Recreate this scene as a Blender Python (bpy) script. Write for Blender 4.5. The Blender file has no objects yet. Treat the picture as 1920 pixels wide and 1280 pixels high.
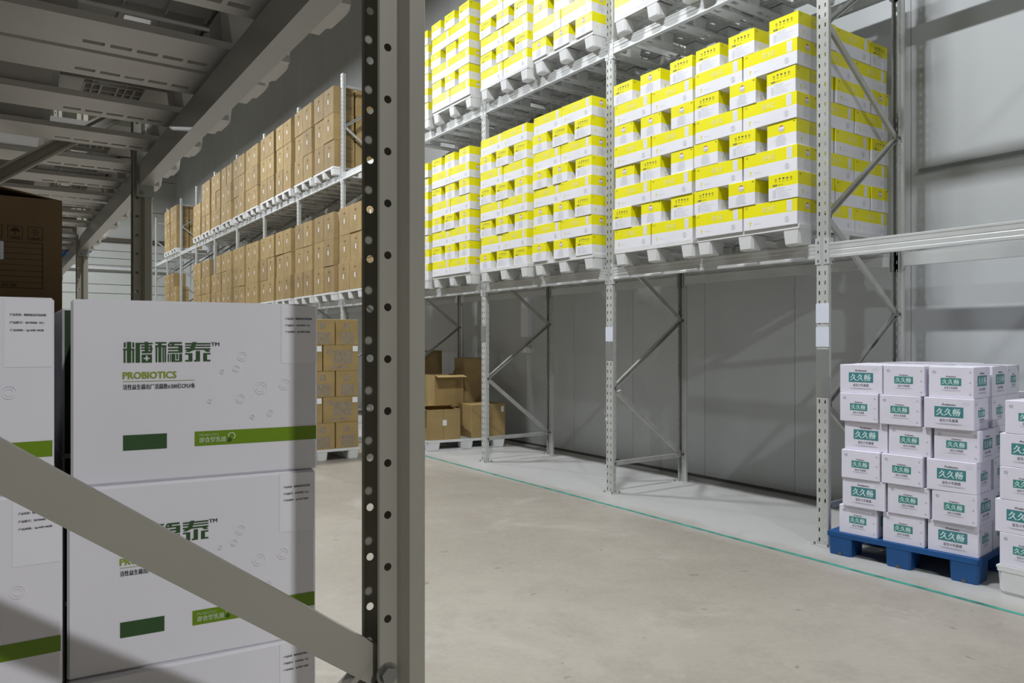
import bpy, bmesh, math, random
from mathutils import Vector, Matrix
random.seed(7)
R = math.radians
SC = bpy.context.scene
COL = SC.collection
H_EYE = 1.55

# ------------------------------------------------------------------ camera, world, lights, exposure
# world axes: +Y runs along the rack rows (away), +X across the aisle to the right, Z up
cam_d = bpy.data.cameras.new('camera'); cam = bpy.data.objects.new('camera', cam_d); COL.objects.link(cam)
cam.location = (0, 0, H_EYE); cam.rotation_euler = (R(90), 0, R(-34.7))
cam_d.sensor_width = 36; cam_d.lens = 26.25; cam_d.clip_start = 0.05; cam_d.clip_end = 200
SC.camera = cam
SC.view_settings.view_transform = 'Standard'; SC.view_settings.look = 'None'
SC.view_settings.gamma = 1; SC.view_settings.use_curve_mapping = False
SC.view_settings.exposure = 0.2
w = bpy.data.worlds.new('world'); SC.world = w; w.use_nodes = True
w.node_tree.nodes['Background'].inputs[0].default_value = (0.86, 0.93, 1, 1)
w.node_tree.nodes['Background'].inputs[1].default_value = 0.015

LAMPS = [(2.0, 3.4, 8, 1.0), (2.0, 10.1, 8, 1.0), (2.0, 16.8, 8, .8), (2.0, 23.5, 8, .7), (2.0, 30.2, 8, .8),
         (0.72, -5.5, 6.7, 0.98), (-5.0, 26.0, 8, .8)]  # last entry: unseen fill lamp, added to light the left side
LAMP_W = 400
LAMP_COL = (0.93, 0.955, 1.0)
for lx, ly, lz, lk in LAMPS:
    ld = bpy.data.lights.new('lamp_light', 'AREA'); ld.shape = 'RECTANGLE'; ld.size = 0.25; ld.size_y = 0.8 if ly > 0 else 0.4
    ld.energy = LAMP_W * lk; ld.color = LAMP_COL
    lo = bpy.data.objects.new('lamp_light', ld); COL.objects.link(lo); lo.location = (lx, ly, lz - 0.09)

# ------------------------------------------------------------------ materials
def mat(name, col, rough=0.6, metal=0.0, var=0.06, scale=6.0, bump=0.0, emit=0.0, col2=None, spec=0.5, bscale=None):
    m = bpy.data.materials.new(name); m.use_nodes = True
    nt = m.node_tree; b = nt.nodes['Principled BSDF']
    b.inputs['Roughness'].default_value = rough; b.inputs['Metallic'].default_value = metal
    b.inputs['Specular IOR Level'].default_value = spec
    c = (*col, 1)
    if emit:
        b.inputs['Emission Color'].default_value = c; b.inputs['Emission Strength'].default_value = emit
    if var or col2:
        tc = nt.nodes.new('ShaderNodeTexCoord'); n = nt.nodes.new('ShaderNodeTexNoise')
        n.inputs['Scale'].default_value = scale; n.inputs['Detail'].default_value = 4
        oi = nt.nodes.new('ShaderNodeObjectInfo'); ad = nt.nodes.new('ShaderNodeVectorMath'); ad.operation = 'ADD'
        mu = nt.nodes.new('ShaderNodeMath'); mu.operation = 'MULTIPLY'; mu.inputs[1].default_value = 37.0
        nt.links.new(oi.outputs['Random'], mu.inputs[0]); nt.links.new(tc.outputs['Object'], ad.inputs[0]); nt.links.new(mu.outputs[0], ad.inputs[1])
        nt.links.new(ad.outputs[0], n.inputs['Vector'])
        mx = nt.nodes.new('ShaderNodeMix'); mx.data_type = 'RGBA'
        c2 = col2 or tuple(x * (1 - var * 2) for x in col)
        mx.inputs[6].default_value = (*[min(1, x * (1 + (0 if col2 else var))) for x in col], 1); mx.inputs[7].default_value = (*c2, 1)
        rp = nt.nodes.new('ShaderNodeMapRange'); rp.inputs[1].default_value = .3; rp.inputs[2].default_value = .7
        nt.links.new(n.outputs[0], rp.inputs[0]); nt.links.new(rp.outputs[0], mx.inputs[0])
        nt.links.new(mx.outputs[2], b.inputs['Base Color'])
        if bump:
            n2 = nt.nodes.new('ShaderNodeTexNoise'); n2.inputs['Scale'].default_value = bscale or scale * 3; n2.inputs['Detail'].default_value = 3
            nt.links.new(ad.outputs[0], n2.inputs['Vector'])
            bp = nt.nodes.new('ShaderNodeBump'); bp.inputs['Strength'].default_value = bump; bp.inputs['Distance'].default_value = 0.01
            nt.links.new(n2.outputs[0], bp.inputs['Height']); nt.links.new(bp.outputs[0], b.inputs['Normal'])
    else:
        b.inputs['Base Color'].default_value = c
    return m
M = {}
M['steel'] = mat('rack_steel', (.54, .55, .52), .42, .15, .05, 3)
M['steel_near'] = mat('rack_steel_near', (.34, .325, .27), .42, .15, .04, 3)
M['galv'] = mat('galvanised_brace', (.50, .50, .47), .36, .4, .08, 8)
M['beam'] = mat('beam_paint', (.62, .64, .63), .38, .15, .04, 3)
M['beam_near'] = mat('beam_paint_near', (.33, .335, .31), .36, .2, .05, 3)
M['bolt'] = mat('bolt', (.25, .25, .23), .4, .8, 0)
M['white_plastic'] = mat('pallet_white', (.72, .73, .72), .42, 0, .03, 5)
M['grey_plastic'] = mat('pallet_grey', (.50, .485, .45), .42, 0, .06, 4)
M['blue_plastic'] = mat('pallet_blue', (.008, .085, .27), .42, 0, .08, 5)
M['yellow'] = mat('carton_yellow', (.86, .80, .0), .42, 0, .02, 4)
M['carton_white'] = mat('carton_white', (.80, .80, .84), .45, 0, .02, 4)
M['probio_white'] = mat('carton_gloss_white', (.84, .82, .86), .5, 0, .02, 3, .03)
M['teal_white'] = mat('carton_pale', (.80, .78, .88), .5, 0, .03, 4)
M['kraft'] = mat('kraft_board', (.37, .26, .105), .7, 0, .07, 5, .05)
M['kraft_b'] = mat('kraft_board_b', (.32, .225, .095), .7, 0, .07, 5, .05)
M['kraft_light'] = mat('kraft_light', (.55, .40, .21), .7, 0, .07, 5)
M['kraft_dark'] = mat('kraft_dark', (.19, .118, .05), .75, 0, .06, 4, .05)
M['kraft_ink'] = mat('kraft_ink', (.13, .085, .04), .8, 0, 0)
M['kraft_ink_blue'] = mat('kraft_ink_blue', (.30, .245, .17), .8, 0, .1, 30)
M['kraft_ink_dark'] = mat('kraft_ink_dark', (.045, .025, .012), .8, 0, 0)
M['seam'] = mat('seam', (.14, .09, .045), .8, 0, 0)
M['paper'] = mat('paper', (.80, .80, .84), .6, 0, 0)
M['ink'] = mat('ink', (.06, .055, .075), .6, 0, 0)
M['ink_soft'] = mat('ink_soft', (.38, .38, .44), .6, 0, 0)
M['ink_pale'] = mat('ink_pale', (.58, .60, .66), .6, 0, 0)
M['ink_olive'] = mat('ink_olive', (.22, .18, .0), .6, 0, 0)
M['yellow_pale'] = mat('yellow_pale', (.92, .88, .40), .5, 0, 0)
M['red_ink'] = mat('red_ink', (.55, .16, .10), .6, 0, 0)
M['green'] = mat('print_green', (.155, .28, .0), .45, 0, 0)
M['green_light'] = mat('print_green_light', (.27, .36, .03), .5, 0, 0)
M['green_dark'] = mat('print_green_dark', (.03, .085, .022), .5, 0, 0)
M['green_side'] = mat('print_green_side', (.022, .055, .012), .5, 0, 0)
M['green_pale'] = mat('print_green_pale', (.5, .62, .35), .5, 0, 0)
M['water'] = mat('print_watermark', (.80, .78, .82), .5, 0, 0)
M['sticker'] = mat('sticker', (.88, .86, .90), .35, 0, 0)
M['teal'] = mat('print_teal', (.06, .27, .24), .5, 0, 0)
M['teal_blue'] = mat('print_teal_blue', (.06, .24, .26), .5, 0, 0)
M['teal_text'] = mat('print_pale', (.60, .80, .80), .5, 0, 0)
M['strap'] = mat('strap', (.75, .55, .50), .5, 0, 0)
M['label_white'] = mat('label_white', (.70, .75, .84), .35, 0, .02)
M['tape_grey'] = mat('tape_grey', (.30, .31, .30), .3, .3, .03)
M['green_line'] = mat('green_line', (.045, .30, .23), .55, 0, .25, 9)
M['housing'] = mat('lamp_housing', (.7, .7, .7), .4, 0, 0)
M['tube'] = mat('lamp_tube', (1, .985, .93), .4, 0, 0, emit=14)
M['grey_wall'] = mat('wall_panel_grey', (.40, .42, .42), .5, 0, .03, .6)
M['rail_grey'] = mat('rail_grey', (.22, .24, .24), .4, 0, 0)
M['joint'] = mat('joint', (.10, .10, .095), .7, 0, 0)
M['end_wall'] = mat('end_wall_panel', (.56, .58, .54), .5, 0, .05, .5)
M['rail_brown'] = mat('rail_brown', (.10, .08, .06), .6, 0, 0)
M['ceiling'] = mat('ceiling_panel', (.22, .215, .18), .6, 0, .03, .5)

def floor_mat():
    m = bpy.data.materials.new('polished_concrete'); m.use_nodes = True
    nt = m.node_tree; b = nt.nodes['Principled BSDF']; N = nt.nodes.new; L = nt.links.new
    tc = N('ShaderNodeTexCoord')
    def noise(s, d=6, r=.6, dist=0):
        n = N('ShaderNodeTexNoise'); n.inputs['Scale'].default_value = s; n.inputs['Detail'].default_value = d
        n.inputs['Roughness'].default_value = r; n.inputs['Distortion'].default_value = dist
        L(tc.outputs['Object'], n.inputs['Vector']); return n
    def ramp(f, a, b2, lo, hi):
        r = N('ShaderNodeMapRange'); r.inputs[1].default_value = a; r.inputs[2].default_value = b2
        r.inputs[3].default_value = lo; r.inputs[4].default_value = hi; L(f, r.inputs[0]); return r.outputs[0]
    def mix(f, a, b2):
        x = N('ShaderNodeMix'); x.data_type = 'RGBA'
        if isinstance(f, float): x.inputs[0].default_value = f
        else: L(f, x.inputs[0])
        for i, c in ((6, a), (7, b2)):
            if isinstance(c, tuple): x.inputs[i].default_value = (*c, 1)
            else: L(c, x.inputs[i])
        return x.outputs[2]
    big = noise(.45, 5, .55, .6); mid = noise(2.2, 8, .65); fine = noise(28, 3, .7)
    c = mix(ramp(big.outputs[0], .35, .68, 0, 1), (.36, .328, .276), (.27, .24, .197))
    c = mix(ramp(mid.outputs[0], .47, .68, 0, .6), c, (.25, .215, .175))
    st = noise(.9, 7, .7, 1.2); c = mix(ramp(st.outputs[0], .56, .66, 0, .45), c, (.44, .42, .37))
    sp = noise(9, 2, .5); c = mix(ramp(sp.outputs[0], .70, .74, 0, .7), c, (.17, .15, .12))
    c = mix(ramp(fine.outputs[0], .35, .7, 0, .16), c, (.50, .49, .46))
    sx = N('ShaderNodeSeparateXYZ'); L(tc.outputs['Object'], sx.inputs[0])
    wob = N('ShaderNodeMath'); wob.operation = 'MULTIPLY_ADD'; wob.inputs[1].default_value = .7
    L(mid.outputs[0], wob.inputs[0]); L(sx.outputs['X'], wob.inputs[2])
    zone = ramp(wob.outputs[0], 4.98, 5.35, 0, .8)
    c = mix(zone, c, (.48, .485, .475))
    L(c, b.inputs['Base Color'])
    L(ramp(mid.outputs[0], .3, .7, .36, .55), b.inputs['Roughness'])
    bp = N('ShaderNodeBump'); bp.inputs['Strength'].default_value = .12; bp.inputs['Distance'].default_value = .01
    L(fine.outputs[0], bp.inputs['Height']); L(bp.outputs[0], b.inputs['Normal'])
    return m
M['floor'] = floor_mat()

def wall_mat():
    m = mat('insulated_wall_panel', (.57, .595, .60), .45, 0, .04, .7)
    return m
M['wall'] = wall_mat()
M['wall_far'] = mat('far_wall_panel', (.22, .215, .19), .5, 0, .04, .7)
M['wall_joint'] = mat('wall_joint', (.36, .37, .365), .7, 0, 0)

# ------------------------------------------------------------------ mesh builder
class MB:
    def __init__(s): s.v = []; s.f = []; s.m = []; s.mats = []
    def mi(s, mt):
        if mt not in s.mats: s.mats.append(mt)
        return s.mats.index(mt)
    def add(s, vs, fs, mt, T=None):
        o = len(s.v); k = s.mi(mt)
        s.v += [tuple(T @ Vector(v)) if T else tuple(v) for v in vs]
        s.f += [tuple(i + o for i in f) for f in fs]; s.m += [k] * len(fs)
    def box(s, a, b, mt, T=None):
        x0, y0, z0 = a; x1, y1, z1 = b
        s.add([(x0,y0,z0),(x1,y0,z0),(x1,y1,z0),(x0,y1,z0),(x0,y0,z1),(x1,y0,z1),(x1,y1,z1),(x0,y1,z1)],
              [(0,3,2,1),(4,5,6,7),(0,1,5,4),(1,2,6,5),(2,3,7,6),(3,0,4,7)], mt, T)
    def prism(s, pts, a, b, axis, mt, T=None):
        """closed 2-D outline pts swept along axis from a to b"""
        def P(p, h):
            return {'x': (h, p[0], p[1]), 'y': (p[0], h, p[1]), 'z': (p[0], p[1], h)}[axis]
        n = len(pts); vs = [P(p, a) for p in pts] + [P(p, b) for p in pts]
        fs = [(i, (i + 1) % n, (i + 1) % n + n, i + n) for i in range(n)] + [tuple(range(n))[::-1], tuple(range(n, 2 * n))]
        s.add(vs, fs, mt, T)
    def tube(s, p, q, r, n, mt, r2=None):
        p = Vector(p); q = Vector(q); d = (q - p).normalized()
        u = d.orthogonal().normalized(); v = d.cross(u); r2 = r if r2 is None else r2
        vs = []
        for c, rr in ((p, r), (q, r2)):
            for i in range(n):
                a = 2 * math.pi * i / n; vs.append(c + u * rr * math.cos(a) + v * rr * math.sin(a))
        s.add(vs, [(i, (i + 1) % n, (i + 1) % n + n, i + n) for i in range(n)] + [tuple(range(n))[::-1], tuple(range(n, 2 * n))], mt)
    def mesh(s, name='mesh'):
        me = bpy.data.meshes.new(name); me.from_pydata(s.v, [], s.f)
        for mt in s.mats: me.materials.append(M[mt])
        me.polygons.foreach_set('material_index', s.m)
        bm = bmesh.new(); bm.from_mesh(me); bmesh.ops.recalc_face_normals(bm, faces=bm.faces); bm.to_mesh(me); bm.free()
        me.update(); return me
    def mesh_flat(s, name='mesh'):      # keeps normals as given (printed sheets)
        me = bpy.data.meshes.new(name); me.from_pydata(s.v, [], s.f)
        for mt in s.mats: me.materials.append(M[mt])
        me.polygons.foreach_set('material_index', s.m); me.update(); return me

def ob(name, me, parent=None, loc=(0, 0, 0), rz=0.0):
    o = bpy.data.objects.new(name, me); COL.objects.link(o); o.location = loc
    if rz: o.rotation_euler = (0, 0, rz)
    if parent: o.parent = parent
    if name.startswith('printed_') and name not in ('printed_logo', 'printed_band', 'printed_rectangle'): o['kind'] = 'stuff'
    return o
LABELS = {}
def tag(o, label, cat, group=None):
    o['label'] = label; o['category'] = cat
    if group: o['group'] = group
    n = len(label.split()); assert 4 <= n <= 16, label
    assert label not in LABELS, label
    LABELS[label] = 1
    return o
def empty(name, loc=(0, 0, 0), rz=0.0):
    o = bpy.data.objects.new(name, None); COL.objects.link(o); o.location = loc; o.rotation_euler = (0, 0, rz); o.empty_display_size = .1
    return o
def struct(name, me, loc=(0, 0, 0)):
    o = ob(name, me, None, loc); o['kind'] = 'structure'; return o
ORD = ['first', 'second', 'third', 'fourth', 'fifth', 'sixth', 'seventh', 'eighth', 'ninth', 'tenth', 'eleventh', 'twelfth', 'thirteenth', 'fourteenth', 'fifteenth', 'sixteenth', 'seventeenth', 'eighteenth']

# text as flat polygons
_tc = {}
def text_polys(body, bold=0.0, shear=0.0):
    key = (body, bold, shear)
    if key in _tc: return _tc[key]
    cu = bpy.data.curves.new('t', 'FONT'); cu.body = body; cu.size = 1; cu.offset = bold; cu.resolution_u = 2; cu.shear = shear
    o = bpy.data.objects.new('t', cu); COL.objects.link(o)
    dg = bpy.context.evaluated_depsgraph_get(); dg.update()
    me = bpy.data.meshes.new_from_object(o.evaluated_get(dg))
    vs = [tuple(v.co) for v in me.vertices]; fs = [tuple(p.vertices) for p in me.polygons]
    if fs:
        nz = sum(p.normal.z * p.area for p in me.polygons)
        if nz < 0: fs = [f[::-1] for f in fs]
    bpy.data.objects.remove(o); bpy.data.curves.remove(cu); bpy.data.meshes.remove(me)
    x0 = min(v[0] for v in vs); x1 = max(v[0] for v in vs); y0 = min(v[1] for v in vs); y1 = max(v[1] for v in vs)
    vs = [((v[0] - x0) / (x1 - x0), (v[1] - y0) / (y1 - y0)) for v in vs]
    _tc[key] = (vs, fs); return _tc[key]

class Face:
    """a printed sheet on a carton face: u to the right, v up, seen from outside"""
    def __init__(s, O, U, V=(0, 0, 1)):
        s.O = Vector(O); s.U = Vector(U); s.V = Vector(V); s.N = s.U.cross(s.V); s.mb = MB()
    def P(s, u, v, k): return s.O + s.U * u + s.V * v + s.N * (.0006 + .0005 * k)
    def rect(s, u0, v0, u1, v1, mt, k=0):
        s.mb.add([s.P(u0, v0, k), s.P(u1, v0, k), s.P(u1, v1, k), s.P(u0, v1, k)], [(0, 1, 2, 3)], mt)
    def text(s, body, u0, v0, u1, v1, mt, k=1, bold=0.0, shear=0.0):
        vs, fs = text_polys(body, 0.0, shear); d = bold * (v1 - v0)
        for q, dx in enumerate((0,) if not bold else (-d, d)):
            s.mb.add([s.P(u0 + dx + a * (u1 - u0), v0 + b * (v1 - v0), k + q * .1) for a, b in vs], fs, mt)
    def ring(s, u, v, r, wd, mt, k=1, n=20, a0=0.0, a1=360.0):
        vs = []; fs = []
        for i in range(n + 1):
            a = R(a0 + (a1 - a0) * i / n)
            vs += [s.P(u + r * math.cos(a), v + r * math.sin(a), k), s.P(u + (r - wd) * math.cos(a), v + (r - wd) * math.sin(a), k)]
        for i in range(n): fs.append((2 * i, 2 * i + 2, 2 * i + 3, 2 * i + 1))
        s.mb.add(vs, fs, mt)
    def disc(s, u, v, r, mt, k=1, n=16, a0=0.0, a1=360.0):
        vs = [s.P(u + r * math.cos(R(a0 + (a1 - a0) * i / n)), v + r * math.sin(R(a0 + (a1 - a0) * i / n)), k) for i in range(n + (a1 - a0 < 360))]
        s.mb.add(vs, [tuple(range(len(vs)))], mt)
    def poly(s, pts, mt, k=1):
        s.mb.add([s.P(u, v, k) for u, v in pts], [tuple(range(len(pts)))], mt)
    def outline(s, u0, v0, u1, v1, t, mt, k=1):
        s.rect(u0, v0, u1, v0 + t, mt, k); s.rect(u0, v1 - t, u1, v1, mt, k)
        s.rect(u0, v0, u0 + t, v1, mt, k); s.rect(u1 - t, v0, u1, v1, mt, k)
    def mesh(s, name): return s.mb.mesh_flat(name)

def carton_mesh(lx, ly, h, body, band=None, band_z=None, bev=.003, side=None):
    """closed carton with softened edges; base centre at origin. band = material above band_z; side = material of the -X/+X walls"""
    bm = bmesh.new(); bmesh.ops.create_cube(bm, size=1)
    bmesh.ops.scale(bm, vec=(lx, ly, h), verts=bm.verts); bmesh.ops.translate(bm, vec=(0, 0, h / 2), verts=bm.verts)
    bmesh.ops.bevel(bm, geom=list(bm.edges), offset=bev, segments=1, affect='EDGES')
    if band: bmesh.ops.bisect_plane(bm, geom=bm.verts[:] + bm.edges[:] + bm.faces[:], plane_co=(0, 0, band_z), plane_no=(0, 0, 1))
    me = bpy.data.meshes.new('carton'); names = [body] + ([band] if band else []) + ([side] if side else [])
    for n in names: me.materials.append(M[n])
    for f in bm.faces:
        c = f.calc_center_median()
        if band and c.z > band_z and f.normal.z < .9: f.material_index = 1
        if side and abs(f.normal.x) > .9: f.material_index = len(names) - 1
    bm.to_mesh(me); bm.free(); return me

# ------------------------------------------------------------------ room shell
X_WALL = 6.62; Y_END = 36.0; Y_BACK = -14.0; X_LEFT = -9.0; Z_CEIL = 10.0
mb = MB(); mb.box((X_LEFT, Y_BACK, -.2), (X_WALL + .2, Y_END, 0), 'floor'); struct('floor', mb.mesh())
mb = MB(); mb.box((X_LEFT, Y_BACK, Z_CEIL), (X_WALL + .2, Y_END, Z_CEIL + .2), 'ceiling'); struct('ceiling', mb.mesh())
wr = MB(); wr.box((X_WALL + .02, Y_BACK, 0), (X_WALL + .2, Y_END, Z_CEIL), 'wall_joint'); wr = struct('wall_right', wr.mesh())
PW = 1.16
pm = MB(); pm.box((0, .0025, 0), (.03, PW - .0025, Z_CEIL), 'wall'); pm = pm.mesh()
y = Y_BACK
while y < Y_END - .1:
    ob('wall_panel', pm, wr, (X_WALL, y, 0)); y += PW
wl = MB(); wl.box((X_LEFT - .2, Y_BACK, 0), (X_LEFT, Y_END, Z_CEIL), 'wall_far'); struct('wall_left', wl.mesh())
wb = MB(); wb.box((X_LEFT, Y_BACK - .2, 0), (X_WALL + .2, Y_BACK, Z_CEIL), 'wall_far'); struct('wall_back', wb.mesh())
we = MB(); we.box((X_LEFT, Y_END + .03, 0), (X_WALL + .2, Y_END + .2, Z_CEIL), 'joint'); we = struct('wall_end', we.mesh())
zs = [0, .9, 1.8, 2.7, 3.6, 3.98, 4.52, 4.80, 5.10, 5.42, 5.80, 7.2, 8.6, Z_CEIL]
for a, b in zip(zs, zs[1:]):
    p = MB(); dz = .0 if (round(a * 100) % 2 == 0) else .03
    p.box((X_LEFT, Y_END - dz, a + .012), (X_WALL, Y_END + .035, b - .012), 'end_wall'); ob('wall_panel', p.mesh(), we)
p = MB(); p.box((X_LEFT, Y_END - .16, 5.80), (X_WALL, Y_END, 5.97), 'rail_brown'); t = struct('trim_1', p.mesh())
p = MB(); p.box((X_LEFT, Y_END - .22, 4.60), (X_WALL, Y_END, 4.74), 'beam'); p.box((X_LEFT, Y_END - .26, 4.74), (X_WALL, Y_END, 4.76), 'beam'); struct('trim_2', p.mesh())
# horizontal rail along the right wall, small skirting
p = MB(); p.box((X_WALL - .03, Y_BACK, 3.015), (X_WALL, 3.32, 3.045), 'rail_grey'); struct('trim_3', p.mesh())
p = MB(); p.prism([(X_WALL - .012, 0), (X_WALL, 0), (X_WALL, .03), (X_WALL - .006, .03)], Y_BACK, Y_END, 'y', 'joint'); struct('baseboard_right', p.mesh())
# painted guide line along the rack front
p = MB()
random.seed(3); yy = -4.0; prev = None
while yy < 13.5:
    wdt = .018 + random.uniform(-.002, .002); c = 4.79 + random.uniform(-.002, .002)
    a, b = (c - wdt, yy), (c + wdt, yy)
    if prev: p.add([(prev[0][0], prev[0][1], .0015), (prev[1][0], prev[1][1], .0015), (b[0], b[1], .0015), (a[0], a[1], .0015)], [(0, 1, 2, 3)], 'green_line')
    prev = (a, b); yy += .25
o = struct('floor_marking_line', p.mesh_flat())

# ------------------------------------------------------------------ lamps
for i, (lx, ly, lz, lk) in enumerate(LAMPS):
    e = empty('hanging_lamp', (lx, ly, lz))
    h = MB(); h.prism([(-.16, -.05), (.16, -.05), (.11, .06), (-.11, .06)], -.45, .45, 'y', 'housing'); ob('housing', h.mesh(), e)
    h = MB(); h.box((-.13, -.42, -.06), (.13, .42, -.051), 'tube'); ob('diffuser', h.mesh(), e)
    for s in (-.35, .35):
        h = MB(); h.tube((0, s, .06), (0, s, Z_CEIL - lz), .004, 6, 'bolt'); ob('suspension_wire', h.mesh(), e)
    row = 'over the aisle' if lx == 2.0 else 'behind the camera' if ly < 0 else 'added as fill behind the near rack'
    k = i if lx == 2.0 else i - 5
    tag(e, f'hanging white strip lamp {row}, {ORD[k]} from the near end', 'lamp', 'hanging strip lamps')

# ------------------------------------------------------------------ rack parts
UP_W = .10; UP_D = .068
def slotted_face(mb, z0, z1, x, w, mt, pitch=.075, sw=.011, sh=.030, cols=(-.024, .024)):
    """web in the plane x, centred on y=0, with two columns of real slots"""
    ys = [-w / 2]
    for c in cols: ys += [c - sw / 2, c + sw / 2]
    ys.append(w / 2)
    n = int((z1 - z0) / pitch); zz = z0
    def q(ya, yb, za, zb): mb.add([(x, ya, za), (x, yb, za), (x, yb, zb), (x, ya, zb)], [(0, 1, 2, 3)], mt)
    for i in range(0, len(ys) - 1, 2): q(ys[i], ys[i + 1], z0, z1)
    for i in range(1, len(ys) - 1, 2):
        za = z0
        for k in range(n):
            s = z0 + k * pitch + .03
            q(ys[i], ys[i + 1], za, s); za = s + sh
        q(ys[i], ys[i + 1], za, z1)
def holed_flange(mb, z0, z1, y, xa, xb, xc, r, mt, pitch=.075, off=.0, n=16):
    """strip in the plane y from xa to xb with round holes at xc"""
    zz = z0
    k0 = 0; half = min(pitch / 2, .03)
    centers = []
    z = z0 + off + .04
    while z < z1 - .04: centers.append(z); z += pitch
    prev = z0
    for zc in centers:
        za, zb = zc - half, zc + half
        mb.add([(xa, y, prev), (xb, y, prev), (xb, y, za), (xa, y, za)], [(0, 1, 2, 3)], mt)
        ring = []; outer = []
        for i in range(n):
            a = 2 * math.pi * i / n; c, s = math.cos(a), math.sin(a)
            ring.append((xc + r * c, y, zc + r * s))
            tx = ((xb - xc) / c if c > 1e-6 else (xa - xc) / c if c < -1e-6 else 1e9); tz = (half / abs(s) if abs(s) > 1e-6 else 1e9)
            t = min(tx, tz); outer.append((xc + t * c, y, zc + t * s))
        fs = []
        for i in range(n): fs.append((i, (i + 1) % n, (i + 1) % n + n, i + n))
        mb.add(ring + outer, fs, mt)
        # corner fillers
        for sx in (xa, xb):
            for sz in (za, zb):
                best = [p for p in outer]
                pa = min((p for p in outer if abs(p[0] - sx) < 1e-6), key=lambda p: abs(p[2] - sz), default=None)
                pb = min((p for p in outer if abs(p[2] - sz) < 1e-6), key=lambda p: abs(p[0] - sx), default=None)
                if pa and pb: mb.add([pa, (sx, y, sz), pb], [(0, 1, 2)], mt)
        prev = zb
    mb.add([(xa, y, prev), (xb, y, prev), (xb, y, z1), (xa, y, z1)], [(0, 1, 2, 3)], mt)

def upright_mesh(h, mt, detail=True, holes_off=0.0, solid=True):
    """omega section; slotted web at x=0 facing -X, flanges towards +X, centred on y=0"""
    mb = MB(); t = .002; w2 = UP_W / 2; n2 = .031; xm = .036; xr = UP_D
    if detail: slotted_face(mb, 0.0, h, 0, UP_W - .012, mt)
    for s in (-1, 1):
        def strip(p, q): mb.add([(p[0], p[1], 0), (q[0], q[1], 0), (q[0], q[1], h), (p[0], p[1], h)], [(0, 1, 2, 3)], mt)
        a = w2 - .006
        strip((0, s * a), (.004, s * w2)); strip((.004, s * w2), (xm - .008, s * w2)); strip((xm - .008, s * w2), (xm, s * (n2 + .006))); strip((xm, s * (n2 + .006)), (xm + .003, s * n2))
        holed_flange(mb, 0, h, s * n2, xm + .003, xr - .002, .0535, .0058, mt, off=holes_off, n=14 if detail else 8)
        strip((xr - .002, s * n2), (xr, s * (n2 - .003))); strip((xr, s * (n2 - .003)), (xr - .004, s * (n2 - .004)))
        for zz in (0, h):
            pass
    me = mb.mesh_flat('upright'); return me
_bm = {}
def brace(parent, p, q, mt='galv', wd=.045, dp=.026, flip=1):
    """channel section from p to q in the XZ plane"""
    p = Vector(p); q = Vector(q); L = (q - p).length; ang = math.atan2(q.z - p.z, q.x - p.x)
    key = (round(L, 3), mt, flip)
    if key not in _bm:
        mb = MB(); t = .003; a = wd / 2; b = dp / 2
        pts = [(-b, -a), (b, -a), (b, -a + t), (-b + t, -a + t), (-b + t, a - t), (b, a - t), (b, a), (-b, a)]   # (y, z) open to +Y
        lip = .008
        pts = [(b, -a), (b, -a + lip), (b - t, -a + lip), (b - t, -a + t), (-b + t, -a + t), (-b + t, a - t), (b - t, a - t), (b - t, a - lip), (b, a - lip), (b, a), (-b, a), (-b, -a)]
        pts = [(a_ * flip, b_) for a_, b_ in pts]
        mb.prism(pts, 0, L, 'x', mt); _bm[key] = mb.mesh('brace')
    o = ob('brace', _bm[key], parent, p); o.rotation_euler = (0, -ang, 0); return o
bolt_me = MB(); bolt_me.tube((0, -.009, 0), (0, 0, 0), .0125, 6, 'bolt'); bolt_me.tube((0, -.001, 0), (0, .002, 0), .017, 12, 'bolt'); bolt_me = bolt_me.mesh()
foot_me = MB(); foot_me.box((-.03, -.075, 0), (.11, .075, .006), 'steel')
for a, b in ((-.015, -.055), (-.015, .055), (.09, -.055)): foot_me.tube((a, b, .006), (a, b, .022), .008, 6, 'bolt')
foot_me = foot_me.mesh()
NODES = [(1, .31), (0, 1.07), (1, 1.78), (0, 2.50), (1, 3.25), (0, 3.98), (1, 4.72), (0, 5.45), (1, 6.15)]
UPM = {}
def frame(name, x_front, depth, y, h, mt, direction=1, near=False, bolts=True, flip=False):
    """a rack end frame: front upright at x_front facing the aisle. direction=1: depth runs to +X; -1: to -X"""
    e = empty(name, (x_front, y, 0))
    key = (mt, h)
    if key not in UPM: UPM[key] = upright_mesh(h, mt, True, .0595 if near else .0)
    e.rotation_euler = (0, 0, 0 if direction == 1 else math.pi)
    # local frame: front web at x=0 facing -X, rear upright web at x=depth facing +X
    ob('upright', UPM[key], e, (0, 0, 0)); r = ob('upright', UPM[key], e, (depth, 0, 0), math.pi)
    ob('foot_plate', foot_me, e, (0, 0, 0)); ob('foot_plate', foot_me, e, (depth, 0, 0), math.pi)
    xa, xb = .054, depth - .054
    bm_ = 'galv' if not near else mt
    kw = dict(wd=.060, dp=.026) if near else {}
    pts = [((xa if s == 0 else xb), z) for s, z in NODES if z < h]
    for i, ((x0, z0), (x1, z1)) in enumerate(zip(pts, pts[1:])): brace(e, (x0, 0, z0), (x1, 0, z1), bm_, flip=(1, -1)[i % 2], **({} if not near else {'wd': .050}))
    brace(e, (xa, 0, .30), (xb, 0, .30), bm_); brace(e, (xa, 0, h - .22), (xb, 0, h - .22), bm_)
    if bolts:
        for x, z in pts + [(xa, .30)]:
            b = ob('bolt', bolt_me, e, (x, -.031, z))
            if direction == -1: b.location.y = .031; b.rotation_euler = (0, 0, math.pi)
    return e

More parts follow.
